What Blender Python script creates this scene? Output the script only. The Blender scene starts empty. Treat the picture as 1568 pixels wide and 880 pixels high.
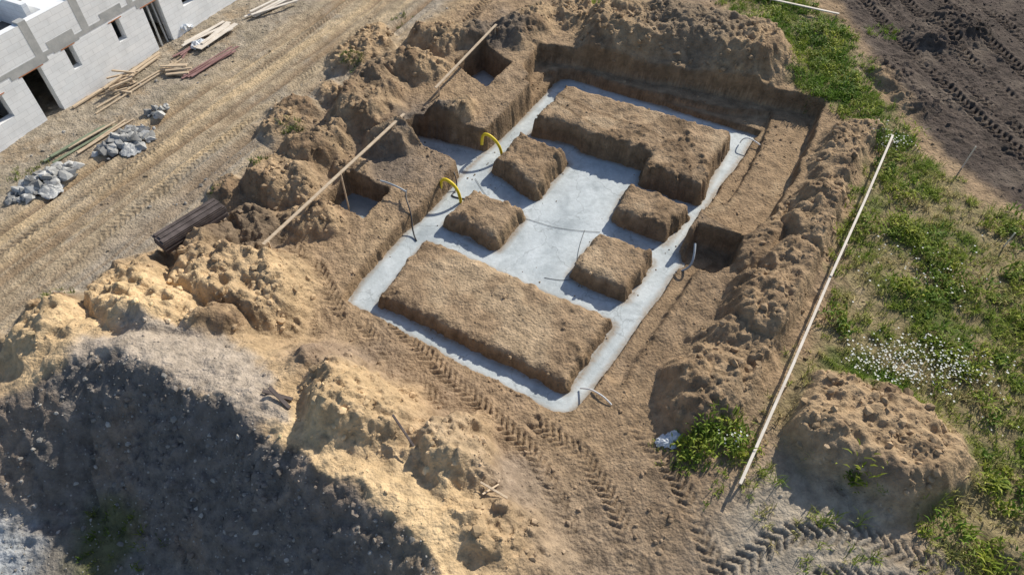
import bpy, math, random
import numpy as np
from mathutils import Vector, Matrix
random.seed(7)
rng = np.random.default_rng(11)
scene = bpy.context.scene
COL = scene.collection

# ------------------------------------------------------------ noise helpers
TB = [rng.random((256, 256)).astype(np.float32) for _ in range(6)]
def vn(x, y, s=0):
    t = TB[s % 6]
    ox, oy = (s * 37.17) % 91, (s * 71.31) % 83
    x = x + ox; y = y + oy
    xi = np.floor(x); yi = np.floor(y)
    fx = (x - xi).astype(np.float32); fy = (y - yi).astype(np.float32)
    xi = xi.astype(np.int32) & 255; yi = yi.astype(np.int32) & 255
    x1 = (xi + 1) & 255; y1 = (yi + 1) & 255
    fx = fx * fx * (3 - 2 * fx); fy = fy * fy * (3 - 2 * fy)
    a = t[yi, xi]; b = t[yi, x1]; c = t[y1, xi]; d = t[y1, x1]
    return (a + (b - a) * fx) * (1 - fy) + (c + (d - c) * fx) * fy
def fbm(x, y, f, o, s=0, g=0.5, bil=False):
    r = 0; amp = 1.0; tot = 0; ang = 0.6 + s
    for i in range(o):
        c, q = math.cos(ang), math.sin(ang)
        n = vn((x * c - y * q) * f, (x * q + y * c) * f, s + i * 5 + 1) * 2 - 1
        if bil: n = 1 - 2 * np.abs(n) ** 0.8
        r = r + amp * n; tot += amp; amp *= g; f *= 2.07; ang += 1.3
    return r / tot
def worley(x, y, f, s=0):
    x = (x * f).astype(np.float32); y = (y * f).astype(np.float32); xi = np.floor(x); yi = np.floor(y)
    best = np.full(x.shape, 9, np.float32); sec = np.full(x.shape, 9, np.float32); val = np.zeros(x.shape, np.float32)
    for i in (-1, 0, 1):
        for j in (-1, 0, 1):
            a = (xi + i).astype(np.int32) & 255; b = (yi + j).astype(np.int32) & 255
            d = np.hypot(xi + i + TB[s % 6][b, a] - x, yi + j + TB[(s + 1) % 6][b, a] - y)
            k = d < best; sec = np.where(k, best, np.minimum(sec, d)); val = np.where(k, TB[(s + 2) % 6][b, a], val); best = np.where(k, d, best)
    return best, sec, val
def sst(a, b, x):
    t = np.clip((x - a) / (b - a), 0, 1); return t * t * (3 - 2 * t)

# ------------------------------------------------------------ terrain grid
def outer(start, sign, last, n=14):
    st = 0.4; out = []; p = start
    for i in range(n):
        p += sign * st; st *= 1.75; out.append(p)
    return out
ys = [1.0]
while ys[-1] < 33.5:
    ys.append(ys[-1] + 0.033 + 0.0008 * (ys[-1]))
xs = list(np.arange(-25.5, 25.5, 0.042))
xs = outer(xs[0], -1, 0)[::-1] + xs + outer(xs[-1], 1, 0)
ys = outer(ys[0], -1, 0)[::-1] + ys + outer(ys[-1], 1, 0)
xs = np.array(xs, np.float64); ys = np.array(ys, np.float64)
X, Y = np.meshgrid(xs, ys)
NX, NY = len(xs), len(ys)

def sub(x0, x1, y0, y1):
    i0, i1 = np.searchsorted(xs, [x0, x1]); j0, j1 = np.searchsorted(ys, [y0, y1])
    return (slice(j0, j1), slice(i0, i1))
def seg(px, py, ax, ay, bx, by):
    dx, dy = bx - ax, by - ay
    t = np.clip(((px - ax) * dx + (py - ay) * dy) / (dx * dx + dy * dy + 1e-9), 0, 1)
    return np.hypot(px - ax - t * dx, py - ay - t * dy), t
def inside(px, py, P):
    ins = np.zeros(px.shape, bool); n = len(P)
    for i in range(n):
        x1, y1 = P[i]; x2, y2 = P[(i + 1) % n]
        if y1 == y2: continue
        c = ((y1 > py) != (y2 > py)) & (px < (x2 - x1) * (py - y1) / (y2 - y1) + x1)
        ins ^= c
    return ins
def psd_at(px, py, P):
    d = np.full(px.shape, 1e9)
    for i in range(len(P)):
        a = P[i]; b = P[(i + 1) % len(P)]
        d = np.minimum(d, seg(px, py, a[0], a[1], b[0], b[1])[0])
    return np.where(inside(px, py, P), -d, d)
def psd(P, m=1.0, j=0.0):
    s = sub(min(p[0] for p in P) - m, max(p[0] for p in P) + m, min(p[1] for p in P) - m, max(p[1] for p in P) + m)
    x, y = X[s], Y[s]
    d = psd_at(x, y, P)
    if j: d = d + JIT[s] * j
    return s, d
def pld(P, m, wx=None, wy=None):
    s = sub(min(p[0] for p in P) - m, max(p[0] for p in P) + m, min(p[1] for p in P) - m, max(p[1] for p in P) + m)
    x, y = (wx if wx is not None else X)[s], (wy if wy is not None else Y)[s]
    D = np.full(x.shape, 1e9); Sg = np.zeros(x.shape); Sd = np.zeros(x.shape); L = 0
    for a, b in zip(P[:-1], P[1:]):
        d, t = seg(x, y, a[0], a[1], b[0], b[1]); l = math.hypot(b[0] - a[0], b[1] - a[1])
        k = d < D; D[k] = d[k]; Sg[k] = (L + t * l)[k]
        cr = ((b[0] - a[0]) * (y - a[1]) - (b[1] - a[1]) * (x - a[0])) / l
        Sd[k] = cr[k]; L += l
    return s, D, Sg, Sd

JIT = fbm(X, Y, 1.1, 4, 3, 0.6)
WX = X + 0.75 * fbm(X, Y, 0.6, 4, 1, 0.55); WY = Y + 0.75 * fbm(X, Y, 0.6, 4, 2, 0.55)
LOW = fbm(X, Y, 0.22, 4, 4, 0.55)
MID = fbm(X, Y, 0.9, 4, 5, 0.6)
B1 = fbm(X, Y, 1.1, 3, 6, 0.55, True)
B2 = fbm(X, Y, 2.6, 3, 7, 0.6, True)
HI = fbm(X, Y, 4.5, 3, 8, 0.65)
wj = X + .06 * HI, Y + .06 * B2
f1, f2, v1 = worley(wj[0], wj[1], 3.4, 0); g1_, g2_, v2 = worley(wj[0], wj[1], 6.5, 3)
# clod relief: each cell is a lump with its own height, creases between cells
CL = (v1 ** 3 * 1.3) * np.clip((f2 - f1) * 3.0, 0, 1) * .12 + (v2 ** 1.8) * np.clip((g2_ - g1_) * 3, 0, 1) * .065
CLR = .5 * v1 + .5 * v2

la = (X + 4.92) * .862 - (Y - 13.26) * .507
lb = (X + 4.92) * .498 + (Y - 13.26) * .867
Z = 0.32 + 0.85 * sst(0, 14, lb)
wl = sst(-3, -8, la); Z = Z * (1 - wl) + 0.9 * wl
wr = sst(8.5, 11.5, la) * sst(-6, 1, lb); Z = Z * (1 - wr) + 1.0 * wr
far = np.clip(np.hypot(X, Y - 15) - 45, 0, None); Z = Z * np.exp(-far / 60) + 0.9 * (1 - np.exp(-far / 60))
Z += 0.09 * LOW

# embankment (lower left)
crest = [(-24,6.5),(-16,8.0),(-12.9,8.8),(-11.9,9.3),(-10.9,10.0),(-9.8,10.0),(-8.6,9.4),(-7.3,8.8),(-6.1,8.3),(-5.2,7.5),(-4.3,7.1),(-3.3,6.5),(-2.5,6.0),(-1.8,5.5),(-1.1,4.7),(-0.7,3.6),(-0.3,0.5)]
cz = [0.9,1.1,1.5,1.8,2.1,2.2,2.1,2.1,2.2,2.1,2.05,2.1,2.0,1.95,1.7,1.3,0.6]
cl = [0]
for a, b in zip(crest[:-1], crest[1:]): cl.append(cl[-1] + math.hypot(b[0]-a[0], b[1]-a[1]))
cp = crest + [(-.3,-30),(-60,-30),(-60,6.5)]
s = sub(-60, 14, -30, 20)
ws = (WX[s] * .6 + X[s] * .4, WY[s] * .6 + Y[s] * .4)
dd = psd_at(ws[0], ws[1], cp)
D = np.full(dd.shape, 1e9); SG = np.zeros(dd.shape)
for i, (a, b) in enumerate(zip(crest[:-1], crest[1:])):
    d, t = seg(ws[0], ws[1], a[0], a[1], b[0], b[1]); k = d < D; D[k] = d[k]; SG[k] = (cl[i] + t * (cl[i+1]-cl[i]))[k]
czz = np.interp(SG, cl, cz) + 0.22 * MID[s]
czz = czz - .08 * np.clip(1 - D / .3, 0, 1)
down = dd < 0
zdown = np.maximum(czz - .98 * D - .45 * MID[s] * np.clip(D, 0, 1), -1.0 + 0.1 * LOW[s] + .25 * np.exp(-np.clip(D - 2.5, 0, 9)))
zup = czz - 0.36 * D - .05 * D * D
zb_ = Z[s]; k_ = .12
smx = np.where(np.abs(zb_ - zup) < k_, .5 * (zb_ + zup) + .25 * ((zb_ - zup) ** 2 / k_ + k_), np.maximum(zb_, zup))
Z[s] = np.where(down, zdown + .07 * B1[s], smx)
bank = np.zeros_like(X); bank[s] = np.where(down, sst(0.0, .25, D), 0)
crw = np.zeros_like(X); crw[s] = np.exp(-(D / 1.2) ** 2) * (~down)
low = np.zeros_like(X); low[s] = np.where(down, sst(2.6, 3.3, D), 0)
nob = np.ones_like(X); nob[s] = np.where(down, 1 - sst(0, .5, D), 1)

# heaps: (polyline, R, h)
mounds = [
 ([(4.7,27.2),(7.3,26.3),(9.4,25.2)], 2.0, 1.05),
 ([(8.0,8.4),(9.3,7.8)], 1.5, .92),
 ([(-3.6,9.0)], 1.6, 1.1), ([(-1.45,7.8)], 1.15, .95), ([(-0.3,6.2)], 0.9, .35), ([(-5.1,10.1)], .9, .35),
 ([(-8.9,14.0),(-7.3,13.4)], 1.6, 1.25), ([(-6.4,13.3)], .9, .45),
 ([(-10.6,12.9),(-9.7,12.1)], 1.35, .9), ([(-8.1,11.6)], .9, .5), ([(-12.4,11.4)], 1.4, .85), ([(-11.4,13.4)], .8, .3),
 ([(-7.6,18.2)], 1.3, .9), ([(-6.6,16.4)], 1.0, .5), ([(-7.0,19.6),(-6.4,20.1)], 1.1, .75),
 ([(-5.6,21.6),(-5.2,22.6)], 1.35, .95), ([(-4.3,20.3),(-2.8,21.0),(-2.2,21.6)], .8, .7),
 ([(-4.9,24.4),(-3.7,24.4)], 1.1, .65), ([(-3.1,26.6),(-1.8,27.0)], .9, .5), ([(-5.3,18.9)], .7, .25),
 ([(0.0,26.9),(1.0,27.8)], 1.1, .5), ([(-8.0,15.9)], .9, .5), ([(-8.6,20.4),(-8.0,21.8)], .8, .35),
 ([(-6.5,25.2),(-5.7,27.0)], .9, .45), ([(2.6,28.4)], 1.2, .5), ([(-9.1,17.2)], .7, .3), ([(-6.9,22.9)], .8, .35),
 ([(11.9,20.1),(11.0,18.6)], .9, .55), ([(10.7,18.1),(10.3,17.4)], .8, .45), ([(9.7,16.2),(9.1,15.0)], 1.0, .75),
 ([(8.4,13.9),(8.0,13.4)], .95, .6), ([(7.3,12.4),(6.8,11.6)], 1.05, .85), ([(5.9,10.8),(5.2,10.0),(4.7,9.8)], 1.05, .65),
 ([(6.3,9.9)], .7, .3), ([(8.0,16.3),(7.2,14.3)], .7, .25),
 ([(11.6,5.6)], 1.0, .35), ([(17.3,26.5),(18.9,27.5)], 1.3, .35), ([(14.9,24.5),(15.1,22.0)], .8, .3),
]
M = np.zeros_like(X)
for P, R, h in mounds:
    if len(P) == 1: P = [P[0], (P[0][0] + .01, P[0][1])]
    s, d, _, _ = pld(P, R + 1.1, WX, WY)
    t = np.clip(1.16 - d / R, 0, 1); pr = 0.45 * t * t * (3 - 2 * t) + 0.55 * t
    e_ = pr * 1.4; pr = np.where(e_ < .75, e_, .75 + .25 * (1 - np.exp(-(e_ - .75) * 4)))
    M[s] = np.maximum(M[s], h * pr)
s, d, _, _ = pld([(12.95,19.3),(5.2,7.0)], 1.2); M[s] *= .12 + .88 * sst(.25, .7, d)
M *= nob
mk = np.clip(M / 0.3, 0, 1)
Z += M * (1 + 0.35 * MID) + mk * (0.05 * B1 + 0.09 * MID)

# ---------------------------------------------------------------- roughness
grassP = [(9.3,31),(10.0,25.7),(10.5,23.4),(12.7,20.9),(12.6,19.3),(10.5,15.4),(8.9,12.6),(7.3,10.2),(6.6,9.0),(7.0,7.2),(9.1,6.3),(10.2,4.0),(11,1),(30,1),(26,13),(16,15.7),(14.9,17.3),(14.3,19.3),(14.0,23),(14.2,26.8),(13.3,29.5),(11.8,31.5)]
GR = np.zeros_like(X); s, d = psd(grassP, 2.5, .7); GR[s] = 1 - sst(-.35, .35, d)
GR *= (1 - sst(.2, .5, M))
GR[(Y < 1) | (Y > 33)] = 0
tr = (X + 17.8) * .88 - (Y - 19.4) * .475; al = (X + 17.8) * .475 + (Y - 19.4) * .88
ROAD = sst(2.2, 3.2, tr + .3 * JIT) * (1 - sst(7.4, 8.6, tr + .5 * JIT)) * (1 - mk) * (1 - crw)
YARD = 1 - sst(2.4, 3.4, tr)
darkP = [(14.6,33),(14.6,27),(14.6,23),(15.0,19.6),(15.6,17.6),(17,15.2),(27,12.5),(40,33),(40,60),(14,60)]
DARK = np.zeros_like(X); s, d = psd(darkP, 3, .5); DARK[s] = 1 - sst(-.3, .5, d)
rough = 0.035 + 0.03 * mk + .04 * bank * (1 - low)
rough *= (1 - .75 * ROAD)
Z += rough * B2 + 0.014 * HI * (1 - .6 * ROAD) + 0.035 * MID * (1 - ROAD * .6)
patch = sst(-.25, .35, fbm(X, Y, .5, 3, 19)); patch2 = sst(-.3, .3, fbm(X, Y, .9, 3, 23))
topm = 1 - .65 * np.exp(-(((X - 7.1) / 3.5) ** 2 + ((Y - 25.8) / 1.8) ** 2)) - .5 * np.exp(-(((X - 8.7) / 1.8) ** 2 + ((Y - 7.8) / 1.5) ** 2))
clw = np.clip(.22 * patch + (.3 + .55 * patch2) * mk * topm + .6 * bank * (1 - low) + .35 * DARK * patch - GR * .3 + .2 * crw * patch, 0, 1) * (1 - .92 * ROAD) * (1 - .6 * YARD)
Z += CL * clw

# stretched wheel marks of the road
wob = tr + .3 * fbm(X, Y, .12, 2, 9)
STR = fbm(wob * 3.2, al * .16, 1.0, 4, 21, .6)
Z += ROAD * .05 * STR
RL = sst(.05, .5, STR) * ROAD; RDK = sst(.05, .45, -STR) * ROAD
RUTS = np.zeros_like(X)
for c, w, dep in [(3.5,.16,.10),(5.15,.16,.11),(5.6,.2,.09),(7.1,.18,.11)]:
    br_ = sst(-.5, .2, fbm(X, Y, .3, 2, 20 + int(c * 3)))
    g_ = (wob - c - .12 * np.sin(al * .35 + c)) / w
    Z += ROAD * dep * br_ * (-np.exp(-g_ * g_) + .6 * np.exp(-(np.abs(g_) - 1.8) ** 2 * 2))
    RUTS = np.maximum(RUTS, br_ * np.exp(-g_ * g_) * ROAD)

# tread prints
TRK = np.zeros_like(X)
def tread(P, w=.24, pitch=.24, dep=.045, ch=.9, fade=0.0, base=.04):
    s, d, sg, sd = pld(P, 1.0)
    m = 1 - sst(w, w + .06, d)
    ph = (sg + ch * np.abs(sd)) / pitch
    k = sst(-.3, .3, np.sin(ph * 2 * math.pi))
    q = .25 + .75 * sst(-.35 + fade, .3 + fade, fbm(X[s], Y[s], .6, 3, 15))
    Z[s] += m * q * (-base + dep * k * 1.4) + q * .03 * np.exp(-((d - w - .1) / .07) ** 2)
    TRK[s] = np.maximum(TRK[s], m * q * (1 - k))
tread([(-3.4,12.3),(-1.9,10.6),(-.6,9.3),(.5,8.2),(1.2,6.7),(1.7,4.8),(1.9,3)], .2, .2, .06)
tread([(-4.3,12.2),(-2.8,10.4),(-1.9,9.6)], .18, .2, .045)
tread([(.6,9.0),(1.7,8.2),(2.3,7.0),(2.7,5.6),(3.2,4.2)], .2, .2, .06)
tread([(3.1,9.0),(3.9,7.2),(4.3,5.6),(5.0,4.0)], .2, .22, .05, fade=.1)
tread([(4.2,4.9),(6.0,5.9),(7.6,5.9),(9.4,5.0)], .22, .24, .05)
tread([(5.6,4.3),(6.7,5.0),(8.2,4.8)], .22, .24, .05)
tread([(-.7,7.2),(0.2,6.4),(.6,5.2),(.8,3.8)], .18, .2, .045)
tread([(-.3,11.8),(.6,11.0),(1.5,10.5)], .16, .18, .02)
tread([(7.3,17.1),(8.6,19.4),(9.6,21.2)], .2, .2, .03)
tread([(-7.0,15.3),(-6.0,14.4),(-5.0,12.6)], .2, .22, .04)
tread([(-.9,30.5),(-2.0,27.8),(-3.5,25.6)], .25)
tread([(-16.0,13.5),(-13.5,17.6),(-11.0,22.6),(-8.4,28.2),(-7.2,31)], .2, .2, .035, fade=.2)
tread([(-13.6,13.6),(-11.2,18.0),(-9.0,22.6),(-6.0,28.8)], .2, .2, .035, fade=.2)
for off, w, fd in [(.4,.24,-.2),(1.3,.2,.0),(2.4,.28,-.2),(4.0,.28,-.1),(5.6,.24,0)]:
    tread([(14.6+off,33),(15.5+off,28),(16.0+off,24.5),(16.6+off,21.5),(17.4+off,18),(18.6+off*.9,14.5)], w, .26, .08, .7, fd, .11)

# ------------------------------------------------------------- excavations
WALL = np.zeros_like(X)
def carve(P, zf, w=.14, j=.07, off=0.0, m=.9):
    s, d = psd(P, m, j)
    k = sst(off, off + w, d + .05 * HI[s] * (w > .05))
    zf_ = zf if not hasattr(zf, 'shape') else zf[s]
    old = Z[s]; tgt = np.minimum(zf_, old)
    Z[s] = tgt * (1 - k) + old * k
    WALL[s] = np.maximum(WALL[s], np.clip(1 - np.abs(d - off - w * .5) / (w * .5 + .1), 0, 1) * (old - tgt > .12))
    return s, d
TOP = np.zeros_like(X); FLOOR = np.zeros_like(X)
tn = fbm(X, Y, .7, 4, 17, .6)
def raise_(P, zt, w=.18, j=.14, m=.9):
    s, d = psd(P, m, j)
    d = d + .04 * B2[s] + .05 * HI[s] - .3 * (CL[s] - .03)
    k = 1 - sst(-.04, w, d)
    zt_ = zt + .07 * MID[s] + .015 * B2[s] + .012 * HI[s] - .08 * np.exp(-(d / .12) ** 2) + .02 * B1[s] + CL[s] * (.1 + .6 * sst(.0, .4, -tn[s]))
    Z[s] = Z[s] * (1 - k) + np.maximum(zt_, Z[s]) * k
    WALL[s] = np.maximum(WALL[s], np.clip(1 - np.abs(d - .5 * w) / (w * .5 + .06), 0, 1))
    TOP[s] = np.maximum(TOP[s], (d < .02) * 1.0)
recP = [(1.2,25.9),(2.2,25.7),(5.2,24.6),(8.6,23.3),(11.5,22.1),(10.4,19.9),(9.3,18.0),(8.2,16.2),(7.3,15.4),(6.3,16.4),(6,20),(1.0,23.5),(.6,24.6)]
recP2 = [(1.5,25.2),(5.0,23.9),(8.2,22.6),(9.9,22.4),(9.0,20.4),(8.1,18.8),(7.2,17.4),(6,17),(4,20),(.6,23.6)]
fl = .42 + .03 * MID + .02 * B2 + .2 * CL
s, d = carve(recP, fl, .18, .12); FLOOR[s] = np.maximum(FLOOR[s], d < 0)
s, d = carve(recP2, .20 + .03 * MID + .015 * B2, .1, .08)
pits = {'A': [(-2.2,24.9),(-1.2,26.0),(-.2,24.7),(-1.0,23.4)], 'B': [(-4.1,20.7),(-3.5,21.5),(-.7,20.5),(-1.5,19.0)],
        'C': [(-6.1,17.5),(-5.6,18.4),(-4.3,17.8),(-4.9,16.7)]}
outerP = [(-4.92,13.26),(-4.6,14.25),(-3.43,16.42),(-2.64,17.5),(-1.94,18.97),(-1.17,20.25),(0.15,22.24),(0.93,23.54),(2.0,25.35),(2.5,25.3),(9.3,21.5),(8.91,20.94),(7.21,18.44),(6.26,16.95),(5.36,15.43),(5.37,14.86),(4.86,14.18),(3.86,12.64),(2.75,11.01),(2.14,10.16),(1.52,9.45),(1.1,9.5),(-1.54,11.05)]
carve([(2.9,10.4),(5.7,14.6),(6.3,15.0),(5.2,15.6),(2.2,10.9)], .22 + .02 * MID, .22, .08)
carve(pits['A'], -.1, .14, .08); carve(pits['B'], -.1, .12, .08); carve(pits['C'], -.25, .14, .08)
carve([(5.3,14.6),(5.9,15.7),(7.0,15.2),(6.6,14.3),(6.0,14.0)], .02, .16, .07)
carve(outerP, -.1, .12, .08, -.03)
blocks = [([(-2.73,15.61),(2.86,12.34),(1.42,10.19),(-3.86,13.19)], .5, .42), ([(2.75,15.62),(4.32,14.77),(3.32,13.26),(1.83,14.17)], .75, .55),
 ([(3.95,17.86),(5.69,16.76),(4.83,15.61),(3.4,16.66)], .85, .62), ([(-1.29,17.73),(0.3,16.74),(-0.49,15.41),(-2.13,16.43)], .7, .52),
 ([(.3,20.5),(1.9,19.5),(.8,17.7),(-.6,19.1)], .9, .66),
 ([(2.1,23.3),(7.7,20.3),(6.2,17.5),(4.5,18.4),(4.8,19.2),(2.6,20.2),(2.4,20.7),(.8,21.2)], 1.1, .85)]
blocks = [([(p[0] * (16 - z2) / (16 - z1), p[1] * (16 - z2) / (16 - z1)) for p in P], z2) for P, z1, z2 in blocks]
for P, z in blocks: raise_(P, z)
Z += TOP * .10 * np.maximum(0, fbm(X, Y, 1.7, 3, 12, .6) - .05)

# ------------------------------------------------------------- colour
def C3(r, g, b): return np.array([r, g, b])
col = np.zeros(X.shape + (3,))
def mixc(w, c):
    global col
    w = np.clip(w, 0, 1)[..., None]; col = col * (1 - w) + np.asarray(c) * w
col[:] = C3(.36, .255, .16)
mixc(sst(-.1, .5, LOW + .3 * MID), C3(.30, .225, .16))
mixc(sst(.0, .6, -LOW + .4 * MID) * .6, C3(.48, .355, .215))
mixc(mk * .75, C3(.41, .295, .18))
mixc(mk * sst(.05, .4, MID) * .9, C3(.235, .16, .10))
def blob(cx, cy, R, w=1.0): return w * (1 - sst(R * .4, R, np.hypot(X - cx, Y - cy) + .5 * JIT))
mixc(blob(-3.2, 20.9, 1.7, .85), C3(.11, .10, .092)); mixc(blob(-4.2, 19.2, 1.3, .7), C3(.18, .145, .115))
mixc(blob(-.6, 26.8, 1.8, .8), C3(.13, .11, .095)); mixc(blob(-5.5, 23.5, 1.6, .5), C3(.2, .15, .105))
mixc(blob(-8.2, 15.6, 1.5, .8), C3(.15, .115, .085)); mixc(blob(7.3, 26.5, 3.0, .75), C3(.21, .165, .12))
mixc(blob(-5.2, 22.4, 1.4, .5), C3(.22, .155, .10)); mixc(blob(-6.8, 19.8, 1.3, .4), C3(.21, .15, .095))
mixc(blob(6.3, 14.6, 1.2, .5), C3(.2, .14, .085)); mixc(blob(5.5, 9.0, 1.3, .6), C3(.22, .18, .125))
sand = C3(.66, .485, .285)
mixc(blob(-9.8, 12.0, 2.2, .85), sand); mixc(blob(-11.9, 10.6, 2.2, .8), sand); mixc(blob(-3.5, 9.0, 1.8, .5), sand)
mixc(blob(-7.2, 13.2, 1.9, .4), sand); mixc(blob(-1.4, 7.6, 1.6, .45), C3(.52, .40, .27))
mixc(crw * sst(-7.5, -4.8, X) * .85, sand); mixc(blob(-2.2, 6.0, 2.0, .75), sand); mixc(blob(-4.9, 7.9, 1.2, .6), sand)
s, d = psd([(-10.8,10.5),(-9.6,11.1),(-7.8,10.9),(-5.9,9.6),(-5.2,8.2),(-6.0,8.2),(-8.6,9.4),(-10.7,9.9)], 2.0, .4)
w = np.zeros_like(X); w[s] = 1 - sst(-.1, .3, d); mixc(w * .9, C3(.42, .36, .30))
mixc(blob(-1.2, 11.0, 3.4, .4), C3(.36, .245, .15)); mixc(blob(-4.8, 10.6, 1.5, .5), C3(.30, .23, .18))
mixc(blob(.2, 7.4, 1.2, .6), C3(.30, .24, .19))
mixc(blob(2.6, 6.2, 3.2, .6), C3(.32, .255, .19)); mixc(blob(6.5, 5.4, 3.0, .8), C3(.40, .355, .29)); mixc(blob(9.5, 3.8, 2.5, .7), C3(.37, .34, .285))
ridge = sst(6.5, 8.5, la) * (1 - sst(11, 12.5, la)) * sst(-4, -1, lb); mixc(ridge * .55, C3(.32, .225, .14)); mixc(ridge * sst(0, .4, MID) * .5, C3(.23, .16, .10))
mixc(ROAD, C3(.42, .335, .23)); mixc(ROAD * sst(6.4, 7.4, tr + .3 * MID) * .8, C3(.35, .31, .26))
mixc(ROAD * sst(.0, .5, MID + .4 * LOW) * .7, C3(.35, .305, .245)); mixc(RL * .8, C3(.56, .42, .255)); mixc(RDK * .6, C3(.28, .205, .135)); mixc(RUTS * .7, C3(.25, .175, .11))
mixc(YARD, C3(.37, .315, .245)); mixc(YARD * sst(0, .5, MID) * .6, C3(.24, .20, .14)); mixc(YARD * sst(0, .5, -MID + .4 * HI) * .6, C3(.30, .22, .14))
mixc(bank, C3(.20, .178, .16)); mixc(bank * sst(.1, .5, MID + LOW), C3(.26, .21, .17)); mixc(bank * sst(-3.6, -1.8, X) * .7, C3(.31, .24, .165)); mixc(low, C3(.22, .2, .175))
mixc(blob(-10.0, 6.4, 1.2) * bank, C3(.13, .13, .07)); mixc(blob(-12.6, 5.8, 1.6), C3(.40, .42, .44))
mixc(DARK, C3(.10, .078, .065)); mixc(DARK * sst(0, .5, MID) * .6, C3(.06, .048, .041)); mixc(DARK * sst(0.1, .5, -MID + .2 * LOW) * .6, C3(.18, .145, .115))
mixc(GR, C3(.27, .22, .12)); mixc(GR * sst(-.1, .4, MID), C3(.14, .155, .055)); mixc(GR * sst(.25, .6, -MID + .3 * LOW), C3(.36, .285, .18))
mixc(FLOOR, C3(.34, .24, .15)); mixc(FLOOR * sst(0, .4, MID) * .5, C3(.45, .34, .22))
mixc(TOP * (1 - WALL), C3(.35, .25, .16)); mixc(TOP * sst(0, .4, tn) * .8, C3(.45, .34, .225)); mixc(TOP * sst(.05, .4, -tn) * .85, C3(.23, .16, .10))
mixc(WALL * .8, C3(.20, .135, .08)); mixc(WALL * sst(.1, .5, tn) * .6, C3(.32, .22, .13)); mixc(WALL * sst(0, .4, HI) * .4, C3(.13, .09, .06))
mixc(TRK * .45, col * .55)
mixc(sst(.2, .7, -HI) * .25, col * .65)
col *= (1 + .08 * B2 + .4 * (CLR - .5) * clw)[..., None]
col = np.clip(col, .02, .72)

# ------------------------------------------------------------- mesh maker
def mesh_np(name, V, F, colv=None, smooth=False, mat=None, fs=None):
    me = bpy.data.meshes.new(name)
    V = np.asarray(V, np.float32); F = np.asarray(F, np.int32); k = F.shape[1]
    me.vertices.add(len(V)); me.vertices.foreach_set('co', V.ravel())
    me.loops.add(F.size); me.loops.foreach_set('vertex_index', F.ravel())
    me.polygons.add(len(F)); me.polygons.foreach_set('loop_start', np.arange(0, F.size, k, dtype=np.int32))
    me.polygons.foreach_set('loop_total', np.full(len(F), k, np.int32))
    me.polygons.foreach_set('use_smooth', np.full(len(F), smooth))
    me.update(calc_edges=True)
    if colv is not None:
        a = me.color_attributes.new('Col', 'FLOAT_COLOR', 'POINT')
        c4 = np.ones((len(V), 4), np.float32); c4[:, :3] = colv; a.data.foreach_set('color', c4.ravel())
    o = bpy.data.objects.new(name, me); COL.objects.link(o)
    if mat: me.materials.append(mat)
    return o

# ------------------------------------------------------------- materials
def newmat(name):
    m = bpy.data.materials.new(name); m.use_nodes = True
    return m, m.node_tree, m.node_tree.nodes['Principled BSDF']
def N(nt, t, **k):
    n = nt.nodes.new(t)
    for a, b in k.items():
        if a in n.inputs: n.inputs[a].default_value = b
        else: setattr(n, a, b)
    return n
def pmat(name, c1, c2, scale=4, rough=.8, bump=.3, bs=30, bd=.01, metal=0, spec=.3, stretch=None):
    m, nt, b = newmat(name); L = nt.links.new
    tc = N(nt, 'ShaderNodeTexCoord'); src = tc.outputs['Object']
    if stretch:
        mp = N(nt, 'ShaderNodeMapping'); mp.inputs['Scale'].default_value = stretch; L(src, mp.inputs[0]); src = mp.outputs[0]
    n = N(nt, 'ShaderNodeTexNoise', Scale=scale, Detail=6.0, Roughness=.65); L(src, n.inputs['Vector'])
    r = N(nt, 'ShaderNodeValToRGB'); r.color_ramp.elements[0].color = (*c1, 1); r.color_ramp.elements[1].color = (*c2, 1)
    r.color_ramp.elements[0].position = .35; r.color_ramp.elements[1].position = .65
    L(n.outputs['Fac'], r.inputs[0]); L(r.outputs[0], b.inputs['Base Color'])
    n2 = N(nt, 'ShaderNodeTexNoise', Scale=bs, Detail=4.0); L(src, n2.inputs['Vector'])
    bp = N(nt, 'ShaderNodeBump', Strength=bump, Distance=bd); L(n2.outputs['Fac'], bp.inputs['Height']); L(bp.outputs[0], b.inputs['Normal'])
    b.inputs['Roughness'].default_value = rough; b.inputs['Metallic'].default_value = metal
    b.inputs['Specular IOR Level'].default_value = spec
    return m
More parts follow.
